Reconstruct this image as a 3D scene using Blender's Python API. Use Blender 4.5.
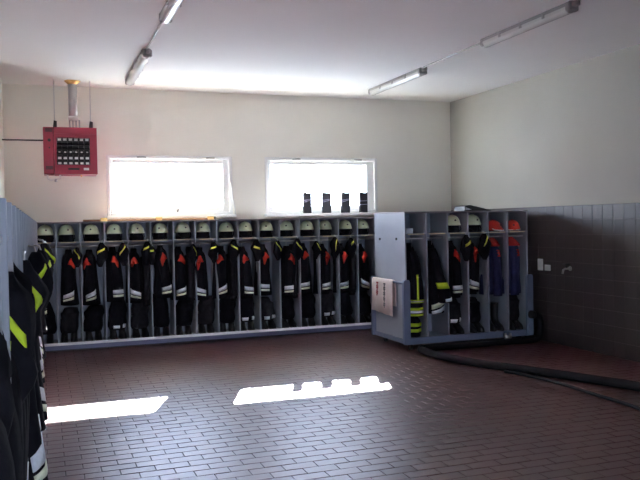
import bpy, bmesh, math, random
from mathutils import Vector, Matrix

random.seed(7)
PI = math.pi
for o in list(bpy.data.objects):
    bpy.data.objects.remove(o)
S = bpy.context.scene
COL = S.collection

# ------------------------------------------------------------------ camera
FPX, YAW, PITCH, ROLL, CAMH = 762.09, 0.3473, -0.0230, -0.0179, 1.8262
fw = Vector((math.sin(YAW)*math.cos(PITCH), math.cos(YAW)*math.cos(PITCH), math.sin(PITCH)))
r0 = Vector((math.cos(YAW), -math.sin(YAW), 0))
u0 = r0.cross(fw)
cr = math.cos(ROLL)*r0 + math.sin(ROLL)*u0
cu = -math.sin(ROLL)*r0 + math.cos(ROLL)*u0
cam_d = bpy.data.cameras.new('camera')
cam_d.sensor_width = 36.0
cam_d.lens = FPX*36/640
cam_d.clip_start = 0.05
cam = bpy.data.objects.new('camera', cam_d)
COL.objects.link(cam)
mw = Matrix((cr, cu, -fw)).transposed().to_4x4()
mw.translation = (0, 0, CAMH)
cam.matrix_world = mw
S.camera = cam

# ------------------------------------------------------------------ world, sun, exposure
S.view_settings.view_transform = 'Standard'
S.view_settings.look = 'None'
S.view_settings.gamma = 1
S.view_settings.use_curve_mapping = False
S.view_settings.exposure = 0.36
SKY = 23.0
W = bpy.data.worlds.new('sky')
S.world = W
W.use_nodes = True
nt = W.node_tree
nt.nodes.clear()
wo = nt.nodes.new('ShaderNodeOutputWorld')
bg = nt.nodes.new('ShaderNodeBackground')
tc = nt.nodes.new('ShaderNodeTexCoord')
sp = nt.nodes.new('ShaderNodeSeparateXYZ')
rp = nt.nodes.new('ShaderNodeValToRGB')
nt.links.new(tc.outputs['Generated'], sp.inputs[0])
nt.links.new(sp.outputs['Z'], rp.inputs[0])
rp.color_ramp.elements[0].position = 0.0
rp.color_ramp.elements[0].color = (0.76, 0.83, 1.0, 1)
rp.color_ramp.elements[1].position = 0.7
rp.color_ramp.elements[1].color = (0.42, 0.62, 1.0, 1)
nt.links.new(rp.outputs[0], bg.inputs[0])
bg.inputs[1].default_value = SKY
nt.links.new(bg.outputs[0], wo.inputs[0])

SUN_DIR = Vector((-0.38, -1.0, -0.5285))          # the way the rays travel
sun_d = bpy.data.lights.new('sun', 'SUN')
sun_d.energy = 320.0
sun_d.angle = math.radians(0.6)
sun_d.color = (1.0, 0.95, 0.88)
sun = bpy.data.objects.new('sun', sun_d)
sun.rotation_euler = SUN_DIR.to_track_quat('-Z', 'Y').to_euler()
sun.location = (6, 25, 12)
COL.objects.link(sun)
try:
    S.cycles.use_denoising = True
    S.cycles.max_bounces = 14
    S.cycles.diffuse_bounces = 10
    S.cycles.glossy_bounces = 4
    S.cycles.transparent_max_bounces = 12
    S.cycles.sample_clamp_indirect = 12.0
except Exception:
    pass


def portal(name, x0, x1, z0, z1, y, out):
    d = bpy.data.lights.new(name, 'AREA')
    d.shape = 'RECTANGLE'
    d.size, d.size_y = x1-x0, z1-z0
    d.cycles.is_portal = True
    o = bpy.data.objects.new(name, d)
    o.location = ((x0+x1)/2, y, (z0+z1)/2)
    o.rotation_euler = Vector((0, out, 0)).to_track_quat('-Z', 'Z').to_euler()
    COL.objects.link(o)


# ------------------------------------------------------------------ materials
def mat(name, col, rough=0.6, metal=0.0, spec=0.5, var=0.0, nscale=6.0, bump=0.0, bscale=40.0,
        rnd=0.0, island=False, sheen=0.0):
    m = bpy.data.materials.new(name)
    m.use_nodes = True
    n = m.node_tree.nodes
    l = m.node_tree.links
    b = n['Principled BSDF']
    b.inputs['Base Color'].default_value = (*col, 1)
    b.inputs['Roughness'].default_value = rough
    b.inputs['Metallic'].default_value = metal
    b.inputs['Specular IOR Level'].default_value = spec
    if sheen:
        b.inputs['Sheen Weight'].default_value = sheen
    t = n.new('ShaderNodeTexCoord')
    src = None
    if var > 0:
        no = n.new('ShaderNodeTexNoise')
        no.inputs['Scale'].default_value = nscale
        no.inputs['Detail'].default_value = 5
        l.new(t.outputs['Object'], no.inputs['Vector'])
        mr = n.new('ShaderNodeMapRange')
        mr.inputs[1].default_value = 0.3
        mr.inputs[2].default_value = 0.7
        mr.inputs[3].default_value = 1-var
        mr.inputs[4].default_value = 1+var
        l.new(no.outputs['Fac'], mr.inputs[0])
        src = mr.outputs[0]
    if rnd > 0:
        oi = n.new('ShaderNodeObjectInfo')
        rs = oi.outputs['Random']
        if island:
            ge = n.new('ShaderNodeNewGeometry')
            ad = n.new('ShaderNodeMath')
            ad.operation = 'ADD'
            l.new(rs, ad.inputs[0])
            l.new(ge.outputs['Random Per Island'], ad.inputs[1])
            fr = n.new('ShaderNodeMath')
            fr.operation = 'FRACT'
            l.new(ad.outputs[0], fr.inputs[0])
            rs = fr.outputs[0]
        m2 = n.new('ShaderNodeMapRange')
        m2.inputs[3].default_value = 1-rnd
        m2.inputs[4].default_value = 1+rnd
        l.new(rs, m2.inputs[0])
        if src is None:
            src = m2.outputs[0]
        else:
            mu = n.new('ShaderNodeMath')
            mu.operation = 'MULTIPLY'
            l.new(src, mu.inputs[0])
            l.new(m2.outputs[0], mu.inputs[1])
            src = mu.outputs[0]
    if src is not None:
        vm = n.new('ShaderNodeVectorMath')
        vm.operation = 'SCALE'
        vm.inputs[0].default_value = col
        l.new(src, vm.inputs['Scale'])
        l.new(vm.outputs[0], b.inputs['Base Color'])
    if bump > 0:
        bn = n.new('ShaderNodeTexNoise')
        bn.inputs['Scale'].default_value = bscale
        bn.inputs['Detail'].default_value = 4
        l.new(t.outputs['Object'], bn.inputs['Vector'])
        bu = n.new('ShaderNodeBump')
        bu.inputs['Strength'].default_value = bump
        bu.inputs['Distance'].default_value = 0.01
        l.new(bn.outputs['Fac'], bu.inputs['Height'])
        l.new(bu.outputs[0], b.inputs['Normal'])
    return m


M = {}
M['plaster'] = mat('cream_plaster', (0.88, 0.865, 0.79), 0.9, spec=0.2, var=0.03, nscale=1.2, bump=0.15, bscale=60)
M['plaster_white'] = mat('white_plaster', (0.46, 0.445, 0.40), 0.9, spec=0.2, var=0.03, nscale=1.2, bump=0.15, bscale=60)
M['ceiling'] = mat('ceiling_paint', (0.82, 0.795, 0.775), 0.95, spec=0.2, var=0.02, nscale=0.8)
M['mortar'] = mat('dark_mortar', (0.045, 0.033, 0.033), 0.9, var=0.15, nscale=20)
M['brick'] = mat('clinker_paver', (0.085, 0.028, 0.025), 0.39, spec=1.0, var=0.16, nscale=2.2, bump=0.12, bscale=50, rnd=0.14, island=True)
M['brick'].node_tree.nodes['Principled BSDF'].inputs['Specular Tint'].default_value = (0.92, 0.82, 1.0, 1)
M['brick'].node_tree.nodes['Principled BSDF'].inputs['Coat Weight'].default_value = 0.2
M['brick'].node_tree.nodes['Principled BSDF'].inputs['Coat Roughness'].default_value = 0.38
M['brick'].node_tree.nodes['Principled BSDF'].inputs['Coat IOR'].default_value = 1.65
M['tile'] = mat('brown_tile', (0.058, 0.046, 0.046), 0.42, var=0.06, nscale=3, rnd=0.06, island=True)
M['grout'] = mat('tile_grout', (0.15, 0.125, 0.12), 0.9)
M['laminate'] = mat('grey_laminate', (0.31, 0.335, 0.40), 0.5, var=0.03, nscale=4)
M['laminate_edge'] = mat('grey_edge', (0.26, 0.245, 0.27), 0.5, var=0.03, nscale=4)
M['lam_back'] = mat('blue_grey_board', (0.30, 0.335, 0.43), 0.55, var=0.03, nscale=4)
M['board_blue'] = mat('blue_grey_lip', (0.16, 0.20, 0.31), 0.45, var=0.05, nscale=5)
M['lip_face'] = mat('blue_lip_face', (0.13, 0.15, 0.27), 0.5, var=0.05, nscale=5)
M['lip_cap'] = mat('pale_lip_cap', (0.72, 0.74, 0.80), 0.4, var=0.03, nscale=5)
M['steel'] = mat('brushed_steel', (0.62, 0.62, 0.63), 0.35, metal=0.9, var=0.05, nscale=30)
M['galv'] = mat('galvanised_pipe', (0.50, 0.51, 0.53), 0.45, metal=0.6, var=0.08, nscale=12)
M['cream_card'] = mat('cream_card', (0.72, 0.63, 0.40), 0.6, var=0.06, nscale=30)
M['black_cloth'] = mat('black_fire_cloth', (0.008, 0.008, 0.012), 0.9, spec=0.12, var=0.25, nscale=14, bump=0.5, bscale=25)
M['grey_cloth'] = mat('charcoal_cloth', (0.020, 0.019, 0.024), 0.9, spec=0.12, var=0.25, nscale=14, bump=0.5, bscale=25)
M['navy_cloth'] = mat('navy_cloth', (0.022, 0.025, 0.085), 0.85, spec=0.3, var=0.2, nscale=12, bump=0.4, bscale=25)
M['red_cloth'] = mat('red_cloth', (0.52, 0.035, 0.022), 0.8, spec=0.2, var=0.1, nscale=20)
M['dull_red'] = mat('dull_red_collar', (0.40, 0.035, 0.03), 0.85, spec=0.15, var=0.15, nscale=18, bump=0.4, bscale=30)
M['silver_band'] = mat('reflective_silver', (0.82, 0.86, 0.92), 0.4, var=0.08, nscale=60)
M['pale_band'] = mat('reflective_pale_yellow', (0.84, 0.86, 0.66), 0.45, var=0.08, nscale=60)
M['lime_band'] = mat('lime_reflective', (0.62, 0.80, 0.03), 0.5, var=0.06, nscale=60)
M['yellow_band'] = mat('yellow_stripe', (0.80, 0.80, 0.10), 0.5, var=0.06, nscale=60)
M['rubber'] = mat('black_rubber', (0.010, 0.010, 0.012), 0.5, var=0.2, nscale=12)
M['hose'] = mat('black_hose_rubber', (0.010, 0.010, 0.013), 0.7, spec=0.25, var=0.2, nscale=8, bump=0.3, bscale=90)
M['helmet'] = mat('luminous_helmet', (0.80, 0.88, 0.60), 0.35, var=0.04, nscale=9)
M['helmet_red'] = mat('red_helmet_shell', (0.70, 0.035, 0.02), 0.3, var=0.04, nscale=9)
M['dark'] = mat('dark_plastic', (0.02, 0.02, 0.022), 0.5, var=0.1, nscale=20)
M['white_pvc'] = mat('white_window_pvc', (0.86, 0.86, 0.85), 0.35, var=0.02, nscale=5)
M['white'] = mat('white_plastic', (0.82, 0.82, 0.80), 0.4, var=0.02, nscale=9)
M['heater_red'] = mat('maroon_enamel', (0.33, 0.025, 0.055), 0.4, var=0.06, nscale=8)
M['brass'] = mat('brass', (0.75, 0.50, 0.20), 0.35, metal=0.8, var=0.06, nscale=20)
M['wood'] = mat('brown_wood', (0.30, 0.16, 0.07), 0.6, var=0.2, nscale=14)
M['towel'] = mat('pale_pink_towel', (0.74, 0.66, 0.64), 0.95, spec=0.1, var=0.05, nscale=30, bump=0.5, bscale=160)
M['maroon_thread'] = mat('maroon_embroidery', (0.30, 0.04, 0.05), 0.9)
M['grey_thread'] = mat('dark_embroidery', (0.09, 0.09, 0.10), 0.9)
M['lamp_grey'] = mat('lamp_housing_grey', (0.27, 0.255, 0.25), 0.5, var=0.04, nscale=10)
M['lamp_diffuser'] = mat('lamp_diffuser', (0.58, 0.56, 0.54), 0.25, var=0.03, nscale=10)
M['ground'] = mat('sunlit_paving', (0.72, 0.72, 0.68), 0.9, var=0.12, nscale=0.6)
M['roof'] = mat('eave_board', (0.75, 0.73, 0.70), 0.8, var=0.1, nscale=2)
M['case'] = mat('black_case', (0.02, 0.02, 0.03), 0.55, var=0.1, nscale=20)
M['cord'] = mat('pale_cord', (0.55, 0.55, 0.75), 0.8)

g = bpy.data.materials.new('window_glass')
g.use_nodes = True
gn = g.node_tree
gn.nodes.clear()
go = gn.nodes.new('ShaderNodeOutputMaterial')
gm = gn.nodes.new('ShaderNodeMixShader')
gt = gn.nodes.new('ShaderNodeBsdfTransparent')
gg = gn.nodes.new('ShaderNodeBsdfGlossy')
gt.inputs[0].default_value = (0.95, 0.97, 0.97, 1)
gg.inputs['Roughness'].default_value = 0.03
gm.inputs[0].default_value = 0.06
gn.links.new(gt.outputs[0], gm.inputs[1])
gn.links.new(gg.outputs[0], gm.inputs[2])
gn.links.new(gm.outputs[0], go.inputs[0])
M['glass'] = g


# ------------------------------------------------------------------ mesh helpers
class MB:
    def __init__(s):
        s.v, s.f, s.sm = [], [], []

    def add(s, vs, fs, smooth=False):
        n = len(s.v)
        s.v += [tuple(p) for p in vs]
        s.f += [tuple(i+n for i in q) for q in fs]
        s.sm += [smooth]*len(fs)
        return s

    def box(s, x0, x1, y0, y1, z0, z1, c=0.0):
        """a box with its edges chamfered by c"""
        if c <= 0:
            vs = [(x, y, z) for x in (x0, x1) for y in (y0, y1) for z in (z0, z1)]
            fs = [(0, 1, 3, 2), (4, 6, 7, 5), (0, 4, 5, 1), (2, 3, 7, 6), (0, 2, 6, 4), (1, 5, 7, 3)]
            return s.add(vs, fs)
        bm = bmesh.new()
        bmesh.ops.create_cube(bm, size=1)
        for p in bm.verts:
            p.co = ((x0+x1)/2+p.co.x*(x1-x0), (y0+y1)/2+p.co.y*(y1-y0), (z0+z1)/2+p.co.z*(z1-z0))
        bmesh.ops.bevel(bm, geom=bm.edges[:], offset=c, segments=1, affect='EDGES')
        bm.verts.index_update()
        s.add([p.co[:] for p in bm.verts], [[q.index for q in f.verts] for f in bm.faces])
        bm.free()
        return s

    def rings(s, rs, cap0=True, cap1=True, closed=True, smooth=True, loop=False):
        n = len(rs[0])
        vs = [p for r in rs for p in r]
        fs = []
        m = len(rs)
        for i in range(m if loop else m-1):
            i2 = (i+1) % m
            for j in range(n if closed else n-1):
                k = (j+1) % n
                fs.append((i*n+j, i*n+k, i2*n+k, i2*n+j))
        s.add(vs, fs, smooth)
        b = len(s.v)-len(vs)
        if cap0 and not loop:
            s.f.append(tuple(b+j for j in reversed(range(n))))
            s.sm.append(False)
        if cap1 and not loop:
            s.f.append(tuple(b+(m-1)*n+j for j in range(n)))
            s.sm.append(False)
        return s

    def tube(s, pts, r, seg=10, caps=True):
        pts = [Vector(p) for p in pts]
        rs = []
        prev = None
        for i, p in enumerate(pts):
            a = pts[max(i-1, 0)]
            b = pts[min(i+1, len(pts)-1)]
            t = (b-a).normalized()
            if prev is None:
                up = Vector((0, 0, 1)) if abs(t.z) < 0.9 else Vector((1, 0, 0))
                x = t.cross(up).normalized()
            else:
                x = (prev - t*prev.dot(t)).normalized()
            prev = x
            y = t.cross(x)
            rr = r[i] if isinstance(r, (list, tuple)) else r
            rs.append([p + (x*math.cos(2*PI*j/seg) + y*math.sin(2*PI*j/seg))*rr for j in range(seg)])
        return s.rings(rs, caps, caps)

    def prism(s, prof, axis, a0, a1):
        """profile of 2-D points pushed along an axis"""
        def P(u, w, a):
            return {'x': (a, u, w), 'y': (u, a, w), 'z': (u, w, a)}[axis]
        n = len(prof)
        vs = [P(u, w, a0) for u, w in prof] + [P(u, w, a1) for u, w in prof]
        fs = [tuple(reversed(range(n))), tuple(range(n, 2*n))]
        fs += [(i, (i+1) % n, n+(i+1) % n, n+i) for i in range(n)]
        return s.add(vs, fs)

    def build(s, name, m, parent=None, loc=None):
        me = bpy.data.meshes.new(name)
        me.from_pydata(s.v, [], s.f)
        me.polygons.foreach_set('use_smooth', s.sm)
        bm = bmesh.new()
        bm.from_mesh(me)
        bmesh.ops.recalc_face_normals(bm, faces=bm.faces[:])
        bm.to_mesh(me)
        bm.free()
        me.materials.append(m)
        o = bpy.data.objects.new(name, me)
        COL.objects.link(o)
        if parent:
            o.parent = parent
        if loc:
            o.location = loc
        return o


def box(name, m, b, parent=None, c=0.0):
    return MB().box(*b, c=c).build(name, m, parent)


def tag(o, label=None, cat=None, group=None, kind=None):
    for k, w in (('label', label), ('category', cat), ('group', group), ('kind', kind)):
        if w:
            o[k] = w
    return o


def thing(name, label, cat, loc=(0, 0, 0), rz=0.0, group=None):
    o = bpy.data.objects.new(name, None)
    o.empty_display_size = 0.1
    COL.objects.link(o)
    o.location = loc
    o.rotation_euler = (0, 0, rz)
    return tag(o, label, cat, group)


def copy_tree(o, parent=None):
    c = o.copy()
    COL.objects.link(c)
    if parent:
        c.parent = parent
    for ch in list(o.children):
        copy_tree(ch, c)
    return c


ORD = ['first', 'second', 'third', 'fourth', 'fifth', 'sixth', 'seventh', 'eighth', 'ninth', 'tenth', 'eleventh',
       'twelfth', 'thirteenth', 'fourteenth', 'fifteenth', 'sixteenth', 'seventeenth', 'eighteenth', 'nineteenth',
       'twentieth', 'twenty-first', 'twenty-second', 'twenty-third', 'twenty-fourth', 'twenty-fifth', 'twenty-sixth',
       'twenty-seventh', 'twenty-eighth', 'twenty-ninth']


class Loft:
    """soft vertical body: stations (z, cx, cy, rx, ry) from bottom to top, with folds"""
    def __init__(s, st, fold=0.0, nf=5, ph=0.0):
        s.st, s.fold, s.nf, s.ph = st, fold, nf, ph

    def at(s, t):
        n = len(s.st)-1
        x = min(max(t, 0), 1)*n
        i = min(int(x), n-1)
        f = x-i
        p0 = s.st[max(i-1, 0)]
        p1, p2 = s.st[i], s.st[i+1]
        p3 = s.st[min(i+2, n)]
        return [0.5*(2*b + (c-a)*f + (2*a-5*b+4*c-d)*f*f + (3*b-a-3*c+d)*f**3) for a, b, c, d in zip(p0, p1, p2, p3)]

    def surf(s, t, a, off=0.0):
        z, cx, cy, rx, ry = s.at(t)
        k = 1 + s.fold*(math.sin(s.nf*a+s.ph+2.2*t) * (0.6+0.4*math.sin(3+9*t+s.ph)) + 0.5*math.sin((s.nf+4)*a-6*t+2*s.ph))
        return Vector((cx + (rx*k+off)*math.cos(a), cy + (ry*k+off)*math.sin(a), z))

    def mesh(s, mb, seg=18, n=12, cap0=True, cap1=True, hollow=0.0):
        rs = [[s.surf(i/n, 2*PI*j/seg) for j in range(seg)] for i in range(n+1)]
        if hollow:                      # open lower end, turned in
            z, cx, cy, rx, ry = s.at(0)
            rs.insert(0, [Vector((cx+rx*0.8*math.cos(2*PI*j/seg), cy+ry*0.8*math.sin(2*PI*j/seg), z+hollow)) for j in range(seg)])
        mb.rings(rs, cap0, cap1)
        return mb

    def patch(s, mb, t0, t1, a0, a1, off=0.004, n=4, m=6, taper=1.0, slant=0.0, thick=0.004):
        """a strip of cloth sewn on the surface: t0..t1 up, a0..a1 round; taper scales its width at the top"""
        def grid(of):
            g_ = []
            for i in range(n+1):
                f = i/n
                w = 1+(taper-1)*f
                mid = (a0+a1)/2
                g_.append([s.surf(t0+(t1-t0)*f + slant*((j/m)-0.5), mid+(a1-a0)*(j/m-0.5)*w, of) for j in range(m+1)])
            return g_
        A, B = grid(off), grid(off-thick-0.004)
        vs = [p for r in A for p in r] + [p for r in B for p in r]
        k = (n+1)*(m+1)
        idx = lambda i, j, b=0: b*k+i*(m+1)+j
        fs = []
        for i in range(n):
            for j in range(m):
                fs.append((idx(i, j), idx(i, j+1), idx(i+1, j+1), idx(i+1, j)))
        for i in range(n):
            fs.append((idx(i, 0), idx(i+1, 0), idx(i+1, 0, 1), idx(i, 0, 1)))
            fs.append((idx(i, m), idx(i, m, 1), idx(i+1, m, 1), idx(i+1, m)))
        for j in range(m):
            fs.append((idx(0, j), idx(0, j, 1), idx(0, j+1, 1), idx(0, j+1)))
            fs.append((idx(n, j), idx(n, j+1), idx(n, j+1, 1), idx(n, j, 1)))
        mb.add(vs, fs, True)
        return mb


def _rowpatch(s, mb, rows, m=6, off=0.007):
    f_ = []
    for of in (off, -0.006):
        for t, a0, a1 in rows:
            f_ += [s.surf(t, a0+(a1-a0)*j/m, of) for j in range(m+1)]
    n, w = len(rows), m+1
    k = n*w
    fs = [(i*w+j, i*w+j+1, (i+1)*w+j+1, (i+1)*w+j) for i in range(n-1) for j in range(m)]
    for i in range(n-1):
        fs += [(i*w, (i+1)*w, k+(i+1)*w, k+i*w), (i*w+m, k+i*w+m, k+(i+1)*w+m, (i+1)*w+m)]
    for j in range(m):
        fs += [(j, k+j, k+j+1, j+1), ((n-1)*w+j, (n-1)*w+j+1, k+(n-1)*w+j+1, k+(n-1)*w+j)]
    return mb.add(f_, fs, True)


Loft.rowpatch = _rowpatch


def ray_at(px, py, axis, val):
    """the point seen at a pixel of the photograph on a plane of the room (used to read off positions)"""
    q = fw + cr*((px-320)/FPX) - cu*((py-240)/FPX)
    o = Vector((0, 0, CAMH))
    return o + q*((val-o[axis])/q[axis])


# ------------------------------------------------------------------ the room
XL, XR, YW, YF, ZC = -0.53, 6.983, 12.238, -2.2, 3.964
TW = 0.36
WIN = [(0.93, 2.92), (3.476, 5.515)]
WZ0, WZ1 = 1.96, 2.93
DOORS = [(-0.4, 0.95), (2.4, 5.4)]
DZ = 3.0
DOPEN = 1.45  # unseen doorway behind the camera, added and sized to light the left rack

# back wall with the two window openings
w = MB()
xs = [XL-TW, WIN[0][0], WIN[0][1], WIN[1][0], WIN[1][1], XR+TW]
w.box(xs[0], xs[5], YW, YW+TW, -0.2, WZ0)
w.box(xs[0], xs[5], YW, YW+TW, WZ1, ZC+0.3)
for i in (0, 2, 4):
    w.box(xs[i], xs[i+1], YW, YW+TW, WZ0, WZ1)
wall_back = tag(w.build('wall_back', M['plaster']), kind='structure')
tag(box('wall_left', M['plaster'], (XL-TW, XL, YF-0.3, YW, -0.2, ZC+0.3)), kind='structure')
w = MB()
w.box(XR, XR+TW, YF-0.3, YW, -0.2, ZC+0.3)
wall_right = tag(w.build('wall_right', M['plaster_white']), kind='structure')
tag(box('ceiling', M['ceiling'], (XL, XR, YF, YW, ZC, ZC+0.3)), kind='structure')
w = MB()
for a, b in ((XL-TW, DOORS[0][0]), (DOORS[0][1], DOORS[1][0]), (DOORS[1][1], XR+TW)):
    w.box(a, b, YF-0.3, YF, -0.2, DZ)
w.box(XL-TW, XR+TW, YF-0.3, YF, DZ, ZC+0.3)
tag(w.build('wall_front', M['plaster']), kind='structure')
tag(box('door_2', M['lamp_grey'], (DOORS[1][0], DOORS[1][1], YF-0.2, YF-0.12, 0, DZ)), kind='structure')
tag(box('door_1', M['lamp_grey'], (DOORS[0][0], DOORS[0][1], YF-0.2, YF-0.12, DOPEN, DZ)), kind='structure')  # leaf set to limit the sky light through the added doorway
# eaves and the paving outside
tag(box('trim_1', M['roof'], (XL-0.8, XR+0.8, YW+TW, YW+TW+0.867, 3.11, 3.26)), kind='structure')
tag(box('ground', M['ground'], (-30, 36, YW+TW, 70, -0.3, -0.06)), kind='structure')
tag(box('ground', M['ground'], (-30, 36, -50, YF-0.3, -0.3, -0.06)), kind='structure')

portal('portal_window', WIN[0][0], WIN[0][1], WZ0, WZ1, YW+TW, -1)
portal('portal_window', WIN[1][0], WIN[1][1], WZ0, WZ1, YW+TW, -1)
portal('portal_door', DOORS[0][0], DOORS[0][1], 0, DOPEN, YF-0.3, 1)

# floor of clinker pavers in running bond: the 300 largest in the picture are pieces, the rest one body
BL, BW, GAP = 0.255, 0.1275, 0.0065
floor = tag(box('floor', M['mortar'], (XL, XR, YF, YW, -0.25, -0.008)), kind='structure')


def proj(p):
    d = Vector(p)-Vector((0, 0, CAMH))
    z = d.dot(fw)
    if z < 0.1:
        return None
    return 320+FPX*d.dot(cr)/z, 240-FPX*d.dot(cu)/z


cells = []
rows = int((YW-YF)/BW)
for r in range(rows):
    y0 = YW-(r+1)*BW
    x = XL-(BL/2 if r % 2 else 0)
    while x < XR:
        a, b = max(x, XL), min(x+BL, XR)
        if b-a > 0.03:
            cells.append((a, b, y0, y0+BW))
        x += BL


def shown(c):
    q = proj(((c[0]+c[1])/2, (c[2]+c[3])/2, 0))
    if q is None or not (44 < q[0] < 640 and q[1] < 478):
        return -1
    ps = [proj((x, y, 0)) for x, y in ((c[0], c[2]), (c[1], c[2]), (c[1], c[3]), (c[0], c[3]))]
    return abs(sum(ps[i][0]*ps[(i+1) % 4][1]-ps[(i+1) % 4][0]*ps[i][1] for i in range(4)))/2


order = sorted(range(len(cells)), key=lambda i: -shown(cells[i]))
singles = set(order[:300])


def brick_geo(mb, a, b, c, d, tilt):
    h = GAP/2
    ch = 0.003
    x0, x1, y0, y1 = a+h, b-h, c+h, d-h
    z = [-0.0006+tilt*random.uniform(-1, 1)*0.0012 for _ in range(4)]
    lo = [(x0, y0, -0.009), (x1, y0, -0.009), (x1, y1, -0.009), (x0, y1, -0.009)]
    mi = [(x0, y0, z[0]-ch*.4), (x1, y0, z[1]-ch*.4), (x1, y1, z[2]-ch*.4), (x0, y1, z[3]-ch*.4)]
    hi = [(x0+ch, y0+ch, z[0]), (x1-ch, y0+ch, z[1]), (x1-ch, y1-ch, z[2]), (x0+ch, y1-ch, z[3])]
    fs = [(8, 9, 10, 11)]
    for i in range(4):
        k = (i+1) % 4
        fs += [(i, k, 4+k, 4+i), (4+i, 4+k, 8+k, 8+i)]
    mb.add(lo+mi+hi, fs)


protos = []
for k in range(6):
    mb = MB()
    brick_geo(mb, -BL/2, BL/2, -BW/2, BW/2, 1)
    o = mb.build('brick', M['brick'], floor)
    protos.append(o)
rest = MB()
used = 0
for i, c in enumerate(cells):
    full = abs((c[1]-c[0])-BL) < 1e-6
    if i in singles and full:
        if used < len(protos):
            o = protos[used]
        else:
            o = random.choice(protos).copy()
            COL.objects.link(o)
        o.location = ((c[0]+c[1])/2, (c[2]+c[3])/2, 0)
        used += 1
    else:
        brick_geo(rest, *c, 1)
tag(rest.build('pavers', M['brick'], floor), kind='stuff')

# tiles of the right wall up to 2 m: 300 single ones (the part in view), the rest one body
TS = 0.20
tag(box('grout', M['grout'], (XR-0.006, XR+0.01, YF, YW, 0, 2.002), wall_right), kind='stuff')
tm = MB()
th = 0.0022


def tile_geo(mb, y, z):
    a, b, c, d = y-TS/2+th, y+TS/2-th, z-TS/2+th, z+TS/2-th
    x1, x0, e = XR-0.004, XR-0.010, 0.002
    o_ = [(x1, a, c), (x1, b, c), (x1, b, d), (x1, a, d)]
    m_ = [(x0+0.001, a, c), (x0+0.001, b, c), (x0+0.001, b, d), (x0+0.001, a, d)]
    i_ = [(x0, a+e, c+e), (x0, b-e, c+e), (x0, b-e, d-e), (x0, a+e, d-e)]
    fs = [(8, 9, 10, 11)]
    for i in range(4):
        k = (i+1) % 4
        fs += [(i, k, 4+k, 4+i), (4+i, 4+k, 8+k, 8+i)]
    mb.add(o_+m_+i_, fs)


tile_geo(tm, 0, 0)
tproto = tm.build('tile', M['tile'], wall_right)
trest = MB()
n = 0
for i in range(int((YW-YF)/TS)):
    y = YW-TS/2-i*TS
    for j in range(10):
        z = TS/2+j*TS
        if n < 300 and y < 11.0:
            o = tproto if n == 0 else tproto.copy()
            if n:
                COL.objects.link(o)
            o.location = (0, y, z)
            n += 1
        else:
            tile_geo(trest, y, z)
tag(trest.build('tiles', M['tile'], wall_right), kind='stuff')

# windows
GY = YW+0.085
for i, (a, b) in enumerate(WIN):
    f = MB()
    fr = 0.055
    y0, y1 = YW-0.012, YW+0.11
    f.box(a, a+fr, y0, y1, WZ0, WZ1, 0.006)
    f.box(b-fr, b, y0, y1, WZ0, WZ1, 0.006)
    f.box(a+fr, b-fr, y0, y1, WZ1-fr, WZ1, 0.006)
    f.box(a+fr, b-fr, y0, y1, WZ0, WZ0+0.07, 0.006)
    win = tag(f.build('window_%d' % (i+1), M['white_pvc']), kind='structure')
    s_ = MB()
    a2, b2, c2, d2 = a+fr, b-fr, WZ0+0.07, WZ1-fr
    rl = 0.05
    xr_ = 0.045+0.04*i
    s_.box(a2, a2+rl, YW+0.03, YW+0.10, c2, d2, 0.008)
    s_.box(b2-rl-xr_, b2, YW+0.03, YW+0.10, c2, d2, 0.008)
    s_.box(a2+rl, b2-rl-xr_, YW+0.03, YW+0.10, d2-0.07, d2, 0.008)
    s_.box(a2+rl, b2-rl-xr_, YW+0.03, YW+0.10, c2, 2.105, 0.008)
    sash = s_.build('sash', M['white_pvc'], win)
    box('pane', M['glass'], (a2+rl-0.005, b2-rl-xr_+0.005, GY, GY+0.004, 2.10, d2-0.065), sash)
    for hx in (0.27, 0.82):
        hxx = a+(b-a)*hx
        MB().box(hxx-0.07, hxx+0.07, YW-0.03, YW-0.011, WZ1-0.045, WZ1-0.02, 0.004).build('hinge', M['lamp_grey'], win)
    MB().box(a-0.02, b+0.02, YW-0.13, YW+0.02, 1.935, 1.985, 0.008).build('sill', M['white_pvc'], win)
    for hx in ((0.55,) if i == 0 else (0.52, 0.86)):
        hxx = a+(b-a)*hx
        h_ = MB().box(hxx-0.012, hxx+0.012, YW+0.015, YW+0.035, 2.03, 2.07, 0.004)
        h_.tube([(hxx, YW+0.02, 2.05), (hxx, YW-0.02, 2.05), (hxx+0.01, YW-0.03, 2.10)], 0.009, 8)
        h_.build('handle', M['lamp_grey'], sash)
a = WIN[0][1]
o = MB().tube([(a-0.03, YW-0.02, 2.5), (a-0.01, YW-0.06, 2.25), (a+0.03, YW-0.10, 1.93)], 0.012, 8).build('stay', M['white_pvc'], bpy.data.objects['window_1'])

# ------------------------------------------------------------------ locker racks
PITCH_B = 0.34
BX0, BY0, NB = -0.176, 11.748, 16


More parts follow.
